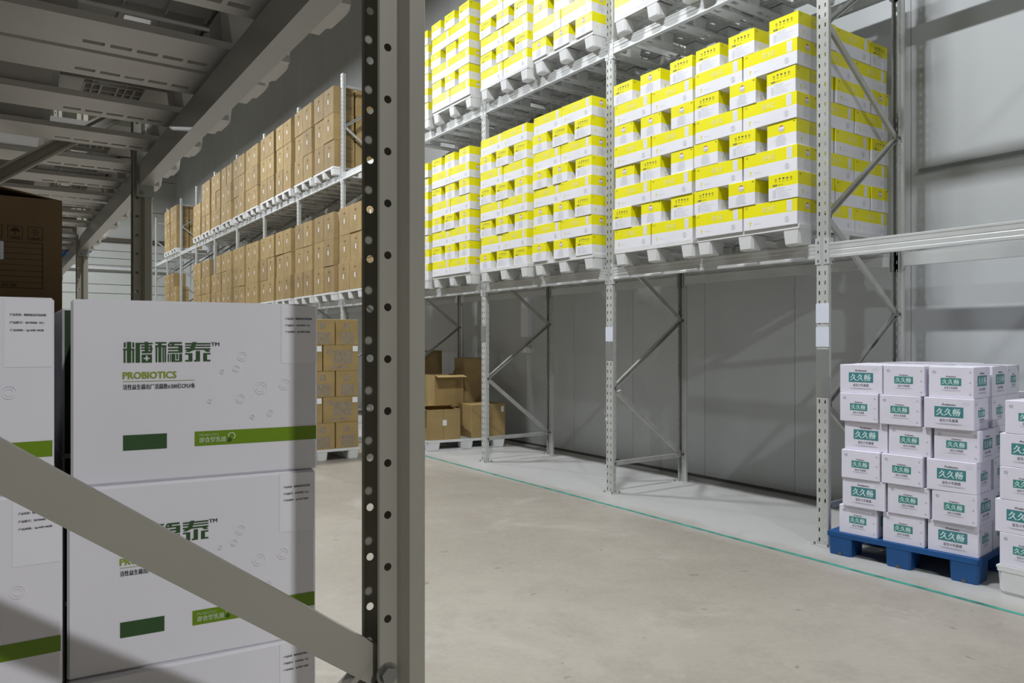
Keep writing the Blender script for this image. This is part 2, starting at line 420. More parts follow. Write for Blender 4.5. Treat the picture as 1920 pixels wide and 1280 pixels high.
def beam_prof(x0, x1, zb, s=1):
    """box beam outline in (x,z), shelf step on the inner (towards +X) side"""
    h = .114
    o = [(0, 0), (0, .018), (.0025, .022), (.0025, .052), (.005, .058), (.0025, .064), (.0025, .092), (0, .097), (0, h - .003), (.003, h), (.033, h), (.033, .086), (.05, .086), (.05, 0)]
    return o
conn_cache = {}
def beam(x_front, ya, yb, zb, mt, direction=1):
    e = empty('shelf_beam', (x_front, (ya + yb) / 2, zb))
    L = (yb - ya); mb = MB()
    pts = [(direction * a, b) for a, b in beam_prof(0, 0, 0)]
    key = ('b', round(L, 3), mt, direction)
    if key not in conn_cache:
        mb.prism(pts, -L / 2, L / 2, 'y', mt); conn_cache[key] = mb.mesh('beam')
        c = MB(); d = direction
        # end connector: plate lapping half of the upright face and a return beside the beam
        x0, x1 = sorted((-d * .004, 0)); 
        c.box((x0, -.001, -.045), (x1, .042, .155), mt)
        for z in (-.02, .05, .12): c.box((min(-d * .006, 0), .016, z - .007), (max(-d * .006, 0) + .0001, .026, z + .011), 'bolt')
        xx = sorted((-d * .004, d * .058)); c.box((xx[0], -.005, -.045), (xx[1], -.001, .155), mt)
        c.tube((d * .04, -.006, -.03), (d * .04, -.011, -.03), .008, 8, 'bolt')
        conn_cache[('c', mt, direction)] = c.mesh('connector')
    ob('beam_profile', conn_cache[key], e)
    cm = conn_cache[('c', mt, direction)]
    a = ob('end_connector', cm, e, (0, L / 2 + .001, 0)); 
    b = ob('end_connector', cm, e, (0, -L / 2 - .001, 0)); b.scale = (1, -1, 1)
    return e

XF = 5.16; DEP = 1.11; Y0 = 3.317; BAY = 2.39
L1 = 2.18; L2 = 4.47; BH = .114
# near upright positions (foreground rack, web facing +X)
for k in range(-1, 13):
    y = Y0 + BAY * k
    e = frame('rack_frame', XF, DEP, y, 6.4, 'steel', 1, bolts=(k < 4))
    if k == -1: tag(e, 'grey slotted rack frame outside the right edge of the view', 'rack frame', 'frames of the long wall rack')
    else: tag(e, f'grey slotted rack frame of the long wall rack, {ORD[k]} from the right', 'rack frame', 'frames of the long wall rack')
    # label plates on the near posts
    if k == 0:
        for z0, z1, m_ in ((1.69, 1.84, 'label_white'), (1.51, 1.66, 'label_white'), (1.13, 1.49, 'tape_grey')):
            p = MB(); p.box((-.003, -.056, z0), (-.0005, .052, z1), m_)
            o = ob('label_plate' if m_ == 'label_white' else 'grey_tape', p.mesh(), e)
    if k == 1:
        for z0, z1, m_ in ((1.55, 1.70, 'label_white'), (1.36, 1.54, 'tape_grey')):
            p = MB(); p.box((-.003, -.056, z0), (-.0005, .052, z1), m_); ob('label_plate' if m_ == 'label_white' else 'grey_tape', p.mesh(), e)
    if k == 1:
        for (x_, y_, z_, a1, ln) in ((.05, -.06, 1.045, 20, .05), (-.006, .055, .80, 120, .06), (-.004, .060, .74, 70, .05)):
            p = MB(); ca, sa = math.cos(R(a1)), math.sin(R(a1))
            p.add([(x_, y_, z_), (x_ + ca * ln, y_ - .01, z_ + sa * ln), (x_ + ca * ln + .01, y_ - .004, z_ + sa * ln - .018), (x_ + .006, y_ + .004, z_ - .014), (x_ + ca * ln * .5, y_ - .018, z_ + sa * ln * .5 - .004)],
                  [(0, 4, 3), (0, 1, 4), (1, 2, 4), (2, 3, 4)], 'paper'); ob('tape_scrap', p.mesh(), e)
    if k == 2:
        p = MB(); p.box((-.003, -.056, 1.55), (-.0005, .052, 1.75), 'tape_grey'); ob('grey_tape', p.mesh(), e)
for k in range(-1, 12):
    ya = Y0 + BAY * k + UP_W / 2 + .004; yb = Y0 + BAY * (k + 1) - UP_W / 2 - .004
    for li, z in enumerate((L1, L2)):
        for fr in (0, 1):
            if fr == 1 and k > 8: continue
            e = beam(XF if fr == 0 else XF + DEP, ya, yb, z, 'beam', 1 if fr == 0 else -1)
            bay = 'bay at the right edge' if k == -1 else f'{ORD[k]} full bay from right'
            tag(e, f'grey {"front" if fr == 0 else "rear"} shelf beam, {("lower", "upper")[li]} shelf, {bay}', 'shelf beam', f'{("lower", "upper")[li]} shelf beams of the wall rack')

# foreground rack: web facing +X (aisle), frames towards -X
XN = .52
YN = [1.02, 3.335, 5.85, 8.25]
for i, y in enumerate(YN):
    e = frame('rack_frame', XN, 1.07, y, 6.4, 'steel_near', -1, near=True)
    tag(e, ['large grey rack upright frame with round holes filling the foreground', 'grey rack frame behind the white cartons, second of the near rack',
            'grey rack frame behind the dark brown carton, third of the near rack', 'farthest grey frame of the near rack, hidden past the third'][i], 'rack frame', 'frames of the near rack')
for i in range(3):
    for fr in (0, 1):
        for li, z in enumerate((L1, L2)):
            if li == 1 and fr == 1: continue
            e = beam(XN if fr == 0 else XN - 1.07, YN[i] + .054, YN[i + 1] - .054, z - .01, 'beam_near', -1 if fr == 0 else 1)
            tag(e, f'grey {("aisle-side", "back")[fr]} beam, {("low", "high")[li]} shelf of near rack, {ORD[i]} bay', 'shelf beam', 'beams of the near rack')

# ------------------------------------------------------------------ pallets
def grid_plate(mb, xs, ys, hole, z0, z1, mt):
    nx, ny = len(xs) - 1, len(ys) - 1
    solid = lambda i, j: 0 <= i < nx and 0 <= j < ny and not hole(i, j)
    for i in range(nx):
        for j in range(ny):
            if not solid(i, j): continue
            a, b, c, d = xs[i], xs[i + 1], ys[j], ys[j + 1]
            fs = [([(a, c, z1), (b, c, z1), (b, d, z1), (a, d, z1)]), ([(a, d, z0), (b, d, z0), (b, c, z0), (a, c, z0)])]
            if not solid(i - 1, j): fs.append([(a, d, z0), (a, c, z0), (a, c, z1), (a, d, z1)])
            if not solid(i + 1, j): fs.append([(b, c, z0), (b, d, z0), (b, d, z1), (b, c, z1)])
            if not solid(i, j - 1): fs.append([(a, c, z0), (b, c, z0), (b, c, z1), (a, c, z1)])
            if not solid(i, j + 1): fs.append([(b, d, z0), (a, d, z0), (a, d, z1), (b, d, z1)])
            for f in fs: mb.add(f, [(0, 1, 2, 3)], mt)
PAL = {}
PX, PY, PH = 1.20, 1.02, .154
def pallet_meshes(mt, runners=True):
    key = (mt, runners)
    if key in PAL: return PAL[key]
    d = MB(); grey = mt == 'grey_plastic'
    xs = [-PX / 2]; 
    for i in range(12):
        c = -PX / 2 + .05 + i * .1; xs += [c - .034, c + .034]
    xs.append(PX / 2)
    ys = [-PY / 2]
    rows = []
    for c0 in (-.225, .225):
        for dd in (-.075, 0, .075): rows.append(c0 + dd)
    rows += [-.43, 0, .43]; rows = sorted(rows); hr = []
    for c in rows:
        ys += [c - .015, c + .015]
    ys.append(PY / 2)
    footrows = {0, 4, 8}
    def hole(i, j):
        if i % 2 == 0 or j % 2 == 0: return False
        r = (j - 1) // 2; c = (i - 1) // 2
        if r in footrows: return c in (3, 8)
        if grey: return c in (2, 3, 4, 8) and r in (2, 5)
        return c not in (0, 11, 5) and (c + r) % 4 != 3
    grid_plate(d, xs, ys, hole, PH - .014, PH, mt)
    # rim and ribs below the deck
    t = .006; z0, z1 = PH - .034, PH - .014
    d.box((-PX / 2, -PY / 2, z0), (-PX / 2 + t, PY / 2, z1), mt); d.box((PX / 2 - t, -PY / 2, z0), (PX / 2, PY / 2, z1), mt)
    d.box((-PX / 2, -PY / 2, z0), (PX / 2, -PY / 2 + t, z1), mt); d.box((-PX / 2, PY / 2 - t, z0), (PX / 2, PY / 2, z1), mt)
    for yy in (-.345, -.105, .105, .345): d.box((-PX / 2 + t, yy - .003, z0), (PX / 2 - t, yy + .003, z1), mt)
    for i in range(1, 12):
        xx = -PX / 2 + i * .1; d.box((xx - .002, -PY / 2 + t, z0 + .008), (xx + .002, PY / 2 - t, z1), mt)
    if grey:
        # shallow closed pockets and fine ribs on the underside
        for yy in (-.29, -.225, -.16, .16, .225, .29):
            d.box((-PX / 2 + t, yy - .0025, z0 + .004), (PX / 2 - t, yy + .0025, z1), mt)
        for i in range(24):
            xx = -PX / 2 + .025 + i * .05
            for c0 in (-.225, .225): d.box((xx - .0025, c0 - .065, z0 + .004), (xx + .0025, c0 + .065, z1), mt)
        for c0 in (-.225, .225):
            for q in (-.42, .10, .42): d.box((q - .07, c0 - .12, z0 - .001), (q + .07, c0 + .12, z1), mt)
    deck = d.mesh('deck')
    f = MB(); fx, fy = .095, .076; fh = PH - .034; c = .022
    def octo(a, b, cc, z): return [(-a + cc, -b, z), (a - cc, -b, z), (a, -b + cc, z), (a, b - cc, z), (a - cc, b, z), (-a + cc, b, z), (-a, b - cc, z), (-a, -b + cc, z)]
    lay = [octo(fx - .016, fy - .010, c, 0), octo(fx - .010, fy - .005, c, .010), octo(fx, fy, c * .6, fh)]
    vs = [v for l in lay for v in l]; fs = []
    for l in range(2):
        for i in range(8): fs.append((l * 8 + i, l * 8 + (i + 1) % 8, l * 8 + 8 + (i + 1) % 8, l * 8 + 8 + i))
    fs += [tuple(range(8))[::-1], tuple(range(16, 24))]
    f.add(vs, fs, mt); foot = f.mesh('foot')
    r = MB(); xs = [-PX / 2 + .03]
    for c0 in (-.25, .25):
        for dd in ((-.06, .06) if not grey else (-.12, -.06, 0, .06, .12)): xs += [c0 + dd - (.045 if not grey else .024), c0 + dd + (.045 if not grey else .024)]
    xs.append(PX / 2 - .03); ys = [-.062, -.020, .020, .062] if not grey else [-.098, .035, .058, .098]
    grid_plate(r, xs, ys, lambda i, j: i % 2 == 1 and j == 1, .0, .018, mt); run = r.mesh('runner')
    PAL[key] = (deck, foot, run); return PAL[key]
def pallet(x, y, z, mt, label, group, rz=0.0, runners=True):
    """x = front edge (facing -X), y = centre"""
    e = empty('plastic_pallet', (x + PX / 2, y, z), rz); deck, foot, run = pallet_meshes(mt, runners)
    ob('deck', deck, e)
    for i in (-1, 0, 1):
        if runners: ob('runner', run, e, (0, i * (PY / 2 - (.080 if mt != 'grey_plastic' else .10)), 0))
        for j in (-1, 0, 1):
            ob('foot', foot, e, (j * (PX / 2 - .098), i * (PY / 2 - .080), .0005 if runners else 0))
    tag(e, label, 'pallet', group); return e

# ------------------------------------------------------------------ yellow and white cartons
YL, YW, YH = .495, .262, .203
y_body = carton_mesh(YW, YL, YH, 'carton_white', 'yellow', YH * .50, .0025)
def yellow_prints():
    out = {}
    # long side (seen from -X when unrotated): u runs to -Y
    for name, mirror in (('a', 0),):
        f = Face((-YW / 2, YL / 2, 0), (0, -1, 0))
        f.text('碧小宝', .185, .125, .295, .172, 'yellow_pale', bold=.012)
        f.rect(.405, .108, .452, .192, 'carton_white'); 
        for k in range(5): f.rect(.41, .122 + k * .014, .447, .1235 + k * .014, 'ink_pale', 1)
        f.ring(.405, .048, .024, .002, 'ink_pale', n=16); f.ring(.405, .048, .018, .0015, 'ink_pale', n=16); f.text('S', .398, .036, .412, .060, 'ink_soft')
        f.text('Y', .058, .028, .076, .066, 'yellow', bold=.06)
        f.disc(.112, .045, .0035, 'ink_soft', n=8); f.text('FOREST', .119, .042, .165, .048, 'ink_pale')
        f.text('儿童', .016, .172, .044, .188, 'ink_olive'); 
        out['long'] = f.mesh('print')
    # back long side
    f = Face((YW / 2, -YL / 2, 0), (0, 1, 0)); f.text('碧小宝', .185, .125, .295, .172, 'yellow_pale', bold=.012)
    f.rect(.405, .108, .452, .192, 'carton_white'); f.ring(.405, .048, .024, .002, 'ink_pale', n=16); f.text('Y', .058, .028, .076, .066, 'yellow', bold=.06)
    out['back'] = f.mesh('print')
    # end with round emblem: face at y=-YL/2
    f = Face((-YW / 2, -YL / 2, 0), (1, 0, 0))
    f.disc(.131, .148, .026, 'paper', 1, 20); f.ring(.131, .148, .0265, .0015, 'red_ink', 2, 20); f.disc(.131, .153, .020, 'red_ink', 3, 10, 30, 150); f.rect(.112, .140, .150, .143, 'ink_soft', 3)
    f.text('营养', .117, .129, .145, .139, 'ink_soft', 3)
    for k in range(6): f.rect(.075 + (.008 if k % 2 else 0), .020 + k * .0115, .178 - (.012 if k % 3 else 0), .0225 + k * .0115, 'ink_pale', 1)
    f.text('配料', .100, .088, .165, .096, 'ink_soft'); f.rect(.235, .180, .25, .190, 'ink_olive')
    out['emblem'] = f.mesh('print')
    # end with handling symbols: face at y=+YL/2
    f = Face((YW / 2, YL / 2, 0), (-1, 0, 0))
    for i, g in enumerate(('◇', '♨', '☂', '▲', '※')):
        u = .058 + i * .034
        if i == 2:
            f.disc(u + .010, .160, .011, 'ink', 1, 8, 0, 180); f.rect(u + .009, .148, u + .011, .160, 'ink')
        elif i == 1:
            f.poly([(u, .172), (u + .020, .172), (u + .013, .160), (u + .007, .160)], 'ink'); f.rect(u + .009, .150, u + .011, .160, 'ink'); f.rect(u + .004, .149, u + .016, .151, 'ink')
        elif i == 3:
            f.poly([(u, .158), (u + .020, .158), (u + .010, .172)], 'ink'); f.rect(u + .008, .149, u + .012, .158, 'ink')
        else:
            f.ring(u + .010, .160, .010, .002, 'ink_olive', n=10); f.rect(u + .006, .157, u + .014, .163, 'ink')
        f.rect(u + .001, .140, u + .019, .143, 'ink_olive')
    f.rect(.040, .111, .078, .124, 'ink'); f.text('5岁+', .044, .113, .074, .122, 'yellow_pale', 2)
    f.text('适用人群', .084, .113, .135, .122, 'ink_olive')
    for k in range(6): f.rect(.078, .018 + k * .0115, (.20, .175, .19, .16, .215, .14)[k], .0205 + k * .0115, 'ink_pale')
    for k in range(5): f.rect(.042 + k * .006, .018, .045 + k * .006, .082, 'ink_pale')
    f.text('产品名称：碧小宝', .070, .086, .150, .094, 'ink_soft')
    out['symbols'] = f.mesh('print')
    return out
YP = yellow_prints()
def yellow_carton(x, y, z, rz, label, group, dz=0.0):
    o = ob('yellow_carton', y_body, None, (x, y, z), rz)
    for k in ('long', 'emblem', 'symbols', 'back'):
        # only the sides that can be seen from the aisle
        n = {'long': (-1, 0), 'emblem': (0, -1), 'symbols': (0, 1), 'back': (1, 0)}[k]
        nx = n[0] * math.cos(rz) - n[1] * math.sin(rz); ny = n[0] * math.sin(rz) + n[1] * math.cos(rz)
        if nx < -.5 or ny < -.5: ob('printed_' + ('side' if k in ('long', 'back') else 'end'), YP[k], o)
    tag(o, label, 'carton', group); return o
def J(a): return random.uniform(-a, a)
random.seed(11)
def yellow_stack(xf, yr, zbase, first, layers, stack, shelf, side_full=False):
    """xf front plane, yr = right (small y) edge, first = 'L' or 'S'"""
    grp = f'yellow and white cartons on the {shelf}'
    W = 1.02
    for n in range(layers):
        z = zbase + n * (YH + .0008); kind = 'LS'[(n + (first == 'S')) % 2]; lay = f'{ORD[n]} layer up'
        def lab(shape, pos): return f'{shape} yellow-white carton, {lay}, {pos}, {stack}, {shelf}'
        if kind == 'L':
            for i, pos in enumerate(('right end', 'left end')):
                yy = yr + YL / 2 + .005 + i * (YL + .012) + J(.004); xx = xf + YW / 2 + J(.006)
                yellow_carton(xx, yy, z, R(J(.5)), lab('long', pos), grp)
            if side_full:
                for i in range(2): yellow_carton(xf + YW + .035 + YL / 2 + i * (YL + .012), yr + YW / 2 + .012 + J(.006), z, math.pi / 2 * 1 + R(J(.5)), lab('long', f'{ORD[i + 1]} back'), grp)
        else:
            for i, pos in enumerate(('right end', 'middle', 'left end')):
                yy = yr + YW / 2 + .006 + i * (YW + .112) + J(.012); xx = xf + YL / 2 + J(.010)
                yellow_carton(xx, yy, z, (math.pi / 2 if random.random() < .5 else -math.pi / 2) + R(J(.8)), lab('end-on', pos), grp)
            if side_full:
                yellow_carton(xf + YL + .03 + YL / 2, yr + YW / 2 + .008 + J(.006), z, math.pi / 2 + R(J(.5)), lab('long', 'second back'), grp)
                yellow_carton(xf + 2 * YL + .045 + YW / 2, yr + YL / 2 + .004 + J(.006), z, R(J(.4)) + (0 if n % 4 == 1 else math.pi), lab('end-on', 'third back'), grp)
            else:
                # a second row closes the gaps
                for i in (0, 1, 2):
                    if n in (1, 5) or n == layers - 1 or True:
                        pass
XB = 5.03
Z1 = L1 + BH + .001; Z2 = L2 + BH + .001
def post(k): return Y0 + BAY * k
STACK = ['rightmost stack', 'second stack from right', 'third stack from right', 'fourth stack from right', 'fifth stack from right', 'sixth stack from right']
first1 = ['L', 'L', 'S', 'S', 'L', 'L']; first2 = ['L', 'L', 'S', 'L', 'L', 'L']
ys_right = []
for k in range(3):
    ys_right += [post(k) + .125, post(k) + .125 + 1.145 - (.09 if k == 0 else 0)]
PLAB = 'white plastic pallet under the yellow cartons, {}, {}'
for i, yr in enumerate(ys_right):
    for (zb, fs, shelf, nl) in ((Z1, first1, 'lower shelf', 8), (Z2, first2, 'upper shelf', 6 if i > 1 else 2)):
        pallet(XB + .015, yr + PY / 2 - .01 , zb, 'white_plastic', PLAB.format(STACK[i], shelf), f'white pallets on the {shelf}')
        yellow_stack(XB + (.015 if i % 2 else 0), yr, zb + PH, fs[i], nl, STACK[i], shelf, side_full=(i == 0 and shelf == 'lower shelf'))

# ------------------------------------------------------------------ brown cartons on the far shelves
BW, BD, BHH = .485, .40, .488
def kraft_carton(lx, ly, h, mt='kraft'): return carton_mesh(lx, ly, h, mt, bev=.004)
b_body = kraft_carton(BD, BW, BHH); b_body2 = kraft_carton(BD, BW, BHH, 'kraft_b')
f = Face((-BD / 2, BW / 2, 0), (0, -1, 0))
f.rect(BW / 2 - .003, 0, BW / 2 + .003, BHH, 'seam'); f.rect(BW / 2 - .028, .20, BW / 2 + .012, .285, 'paper', 2)
f.text('化妆品', BW / 2 - .05, .36, BW / 2 + .06, .40, 'kraft_ink', 1)
for k in range(5): f.rect(BW / 2 - .095 + (k % 2) * .01, .10 + k * .05, BW / 2 - .055, .108 + k * .05, 'kraft_ink'); f.rect(BW / 2 + .055, .10 + k * .05, BW / 2 + .10, .108 + k * .05, 'kraft_ink')
b_front = f.mesh('print')
f = Face((-BD / 2, -BW / 2, 0), (1, 0, 0))
for r_, v in enumerate((.33, .10)):
    for c in range(3): f.text('品质健康防潮'[c * 2:c * 2 + 2], .20 + c * .055, v, .245 + c * .055, v + .055, 'kraft_ink')
for k in range(4): f.rect(.22, .18 + k * .03, .35, .186 + k * .03, 'kraft_ink')
b_side = f.mesh('print')
random.seed(5)
def brown_carton(x, y, z, label, group, side=True, m2=False, rz=0.0):
    o = ob('brown_carton', b_body2 if m2 else b_body, None, (x, y, z), rz)
    ob('printed_front', b_front, o)
    if side: ob('printed_side', b_side, o)
    tag(o, label, 'carton', group); return o
def brown_pallet(k, which, zb, shelf, idx, layers=3, cols=(3, 3), depth=1):
    yr = post(k) + .12 + which * 1.145
    st = f'{ORD[idx]} brown stack from right'
    pallet(XB + .02, yr + PY / 2, zb, 'white_plastic', f'white plastic pallet under the {st}, {shelf}', f'white pallets on the {shelf}')
    for c in range(2):
        for n in range(cols[c]):
            for d in range(depth if c == 0 else 1):
                pos = ('right column', 'left column')[c] if d == 0 else f'{ORD[d]} carton back'
                brown_carton(XB + .03 + BD / 2 + d * (BD + .035) + J(.010), yr + .006 + BW / 2 + c * (BW + .018) + J(.004), zb + PH + n * (BHH + .001),
                             f'brown carton, {ORD[n]} layer up, {pos}, {st}, {shelf}', f'brown cartons on the {shelf}', side=(c == 0), m2=random.random() < .3, rz=R(J(.7)))
idx = 0
for k in range(3, 9):
    for w_ in (0, 1):
        cols = (3, 3)
        if k == 7 and w_ == 1: cols = (3, 2)
        brown_pallet(k, w_, Z1, 'lower shelf', idx, cols=cols, depth=2 if (k in (3, 4) and w_ == 0) else 1); idx += 1
brown_pallet(10, 0, Z1, 'lower shelf', idx, cols=(2, 3)); idx += 1
brown_pallet(10, 1, Z1, 'lower shelf', idx, cols=(3, 3))
idx = 0
for k in range(4, 9):
    for w_ in (0, 1):
        cols = (3, 3) if (k, w_) not in ((8, 1),) else (2, 2)
        brown_pallet(k, w_, Z2, 'upper shelf', idx, cols=cols, depth=3 if (k == 4 and w_ == 0) else 1); idx += 1
brown_pallet(10, 0, Z2, 'upper shelf', idx, cols=(3, 3), depth=2); idx += 1
brown_pallet(10, 1, Z2, 'upper shelf', idx, cols=(3, 3))
# strapping band down the side of the nearest lower brown stack behind the post
p = MB(); yb = post(4) + .12
p.add([(XB + .12, yb + .004, Z1 + PH + 1.47), (XB + .135, yb + .004, Z1 + PH + 1.47), (XB + .27, yb + .004, Z1 + PH), (XB + .255, yb + .004, Z1 + PH),
       (XB + .12, yb + .001, Z1 + PH + 1.47), (XB + .135, yb + .001, Z1 + PH + 1.47), (XB + .27, yb + .001, Z1 + PH), (XB + .255, yb + .001, Z1 + PH)],
      [(0, 1, 2, 3), (7, 6, 5, 4), (0, 3, 7, 4), (1, 0, 4, 5), (2, 1, 5, 6), (3, 2, 6, 7)], 'strap')
tag(ob('strapping_band', p.mesh()), 'thin pink strapping band down the side of a brown carton stack', 'strap')

# ------------------------------------------------------------------ brown carton pallets in the aisle (behind the near upright)
SL, SWD, SH = .48, .31, .336
def aisle_body(lx, ly): return carton_mesh(lx, ly, SH, 'kraft', bev=.004)
# front faces look to -Y
ab_long = aisle_body(SL, SWD); ab_short = aisle_body(SWD, SL)
f = Face((-SL / 2, -SWD / 2, 0), (1, 0, 0))
f.rect(.04, .23, .12, .29, 'kraft_ink_blue'); f.rect(.13, .09, .40, .27, 'kraft_ink_blue'); f.rect(.09, .03, .34, .07, 'kraft_ink_blue'); f.rect(.40, .255, .47, .325, 'paper', 2)
ap_long = f.mesh('print')
f = Face((-SWD / 2, -SL / 2, 0), (1, 0, 0))
f.rect(.11, .21, .19, .29, 'kraft_ink_blue'); f.rect(.07, .02, .25, .17, 'kraft_ink_blue')
ap_short = f.mesh('print')
def aisle_stack(xr, yf, first, label, nl=5):
    grp = f'brown cartons on the {label}'
    for n in range(nl):
        z = .155 + n * (SH + .001); lo = (n + first) % 2 == 1
        ws = ([SL, SL] if lo else [SWD, SWD, SWD]); x = xr
        for i, w_ in enumerate(ws):
            o = ob('brown_carton', ab_long if lo else ab_short, None, (x - w_ / 2 + J(.004), yf + (SWD if lo else SL) / 2 + J(.006), z))
            ob('printed_front', ap_long if lo else ap_short, o)
            tag(o, f'brown carton with grey print, {ORD[n]} layer up, {("right", "middle", "left")[i] if not lo else ("right", "left")[i]}, {label}', 'carton', grp)
            x -= w_ + .014
def floor_pallet(cx, cy, label, mt='white_plastic', rz=0.0, runners=True):
    e = pallet(cx - PX / 2, cy, 0, mt, label, 'pallets on the floor', rz, runners); return e
floor_pallet(3.47, 9.9, 'white pallet on the floor under the nearer aisle stack', rz=math.pi / 2)
aisle_stack(3.965, 9.31, 0, 'nearer aisle stack')
floor_pallet(4.05, 11.3, 'white pallet on the floor under the farther aisle stack', rz=math.pi / 2)
aisle_stack(4.56, 10.72, 1, 'farther aisle stack')

# ------------------------------------------------------------------ cartons and open box under the shelf, behind post three
def open_carton(name, lx, ly, h, flaps, mt='kraft', t=.005, label_at=None):
    """box with hollow inside. flaps: dict side -> (angle from upright outward, in degrees, length)"""
    e = empty(name)
    b = MB(); b.box((-lx / 2, -ly / 2, 0), (lx / 2, ly / 2, t), mt)
    b.box((-lx / 2, -ly / 2, t), (lx / 2, -ly / 2 + t, h), mt); b.box((-lx / 2, ly / 2 - t, t), (lx / 2, ly / 2, h), mt)
    b.box((-lx / 2, -ly / 2 + t, t), (-lx / 2 + t, ly / 2 - t, h), mt); b.box((lx / 2 - t, -ly / 2 + t, t), (lx / 2, ly / 2 - t, h), mt)
    ob('box_body', b.mesh(), e)
    for side, (ang, ln) in flaps.items():
        f_ = MB(); W = lx if side in '-y+y' and 'y' in side else ly
        f_.prism([(0, 0), (t * .7, 0), (t * .7, ln), (0, ln)], -W / 2 + .003, W / 2 - .003, 'x', mt)   # (y,z) outline, swept x
        o = ob('flap', f_.mesh(), e)
        rz = {'-y': 0, '+x': math.pi / 2, '+y': math.pi, '-x': -math.pi / 2}[side]
        pos = {'-y': (0, -ly / 2, h), '+y': (0, ly / 2, h), '+x': (lx / 2, 0, h), '-x': (-lx / 2, 0, h)}[side]
        o.location = pos; o.rotation_euler = (R(ang), 0, rz)
    return e
UP = 'pallet below the shelf beside the third post'
a_ = R(-9.7); e = pallet(0, 0, 0, 'white_plastic', 'white pallet on the floor below the shelf, right behind the third post', 'pallets on the floor', a_)
e.location = (4.99 + .6 * math.cos(a_) - .51 * math.sin(a_), 9.29 + .6 * math.sin(a_) + .51 * math.cos(a_), 0)
def on_pal(u, v): return (4.99 + u * math.cos(a_) - v * math.sin(a_), 9.29 + u * math.sin(a_) + v * math.cos(a_))
e = open_carton('open_carton', .50, .42, .43, {'+y': (-78, .19), '-x': (95, .1)})
p_ = on_pal(.25, .235); e.location = (*p_, .155); e.rotation_euler.z = a_
f = Face((-.25, -.21, 0), (1, 0, 0)); f.rect(.245, 0, .249, .428, 'seam'); f.rect(.235, .20, .295, .28, 'paper', 2); ob('label_sticker', f.mesh('print'), e)
tag(e, 'brown carton with folded flaps and white sticker beside the near grey upright', 'carton')
cb = carton_mesh(.56, .44, .48, 'kraft', bev=.004); p_ = on_pal(.93, .26); o = ob('brown_carton', cb, None, (*p_, .155), a_ + R(5))
f = Face((-.28, -.22, 0), (1, 0, 0)); f.rect(.49, .36, .535, .44, 'paper', 2); ob('label_sticker', f.mesh('print'), o)
tag(o, 'wide closed brown carton standing half behind the third rack post', 'carton')
cb = carton_mesh(1.06, .42, .42, 'kraft_b', bev=.004); p_ = on_pal(.58, .74); o = ob('brown_carton', cb, None, (*p_, .155), a_); tag(o, 'long brown carton at the back of the pallet below the shelf', 'carton')
e = open_carton('open_carton', .46, .44, .47, {'-y': (98, .17), '+x': (8, .06)}, 'kraft'); p_ = on_pal(.50, .70)
e.location = (*p_, .155 + .422); e.rotation_euler.z = a_; tag(e, 'opened brown carton on top with its pale front flap hanging out', 'carton')
cb = carton_mesh(.34, .42, .72, 'kraft_b', bev=.004); p_ = on_pal(.93, .74); o = ob('brown_carton', cb, None, (*p_, .577), a_); tag(o, 'tall shaded brown carton right of the opened one, left of the third post', 'carton')
for i, (cx, cy, cz, sx, sy, sz) in enumerate(((5.85, 11.1, 0, .6, .55, .9), (5.8, 12.0, 0, .6, .6, .8), (5.85, 11.1, .902, .5, .5, .5))):
    o = ob('brown_carton', carton_mesh(sx, sy, sz, 'kraft_b', bev=.004), None, (cx, cy, cz)); tag(o, ['tall brown carton in the dark below the fourth bay', 'wide brown carton in the dark further below the fourth bay', 'brown carton stacked on the tall one in the dark'][i], 'carton')
# white box on the wall
p = MB(); p.box((X_WALL - .08, 9.03, 1.62), (X_WALL, 9.21, 2.26), 'paper'); p.box((X_WALL - .084, 9.05, 1.65), (X_WALL - .08, 9.19, 2.23), 'paper')
tag(ob('wall_cabinet', p.mesh()), 'small white wall box seen left of the third post', 'wall box')
p = MB(); p.box((X_WALL - .05, 9.03, 1.38), (X_WALL, 9.24, 1.46), 'paper'); p.box((X_WALL - .056, 9.05, 1.39), (X_WALL - .05, 9.22, 1.45), 'paper')
tag(ob('wall_socket_strip', p.mesh()), 'short white strip on the wall below the white box', 'wall box')

# ------------------------------------------------------------------ teal labelled cartons, right
TA, TB, TH = .298, .268, .2025
t_body = carton_mesh(TB, TA, TH, 'teal_white', bev=.003)
def teal_label(f, uc, vc, w_, mt, lines=True):
    h = w_ * .40
    f.rect(uc - w_ / 2, vc - h / 2, uc + w_ / 2, vc + h / 2, mt)
    f.text('久久畅', uc - w_ * .44, vc - h * .36, uc + w_ * .40, vc + h * .36, 'teal_text', 2, bold=.035, shear=.15)
    f.text('Probiotics', uc - w_ * .24, vc + h * .62, uc + w_ * .24, vc + h * .80, 'ink', 1, bold=.04, shear=.3)
    f.text('益生の乳酸菌', uc - w_ * .32, vc - h * .93, uc + w_ * .32, vc - h * .65, 'ink', 1)
    f.text('专注肠道健康改善肠道环境', uc - w_ * .42, vc - h * 1.22, uc + w_ * .42, vc - h * 1.06, 'ink_soft', 1)
    f.rect(uc - w_ * .5, vc - h * 1.16, uc - w_ * .44, vc - h * 1.145, 'ink_soft'); f.rect(uc + w_ * .44, vc - h * 1.16, uc + w_ * .5, vc - h * 1.145, 'ink_soft')
def bits(f, W):
    f.ring(.034, .168, .0105, .003, 'ink_soft', n=12, a0=150, a1=430); f.disc(.031, .171, .004, 'ink_soft', 1, 8)
    for v in (.172, .105, .030):
        u = W - .022; f.poly([(u - .006, v), (u, v - .006), (u + .006, v), (u, v + .006)], 'ink_pale'); f.rect(u - .002, v - .006, u + .005, v - .003, 'ink_soft', 2)
fa = Face((-TB / 2, TA / 2, 0), (0, -1, 0)); teal_label(fa, .150, .112, .172, 'teal_blue'); 
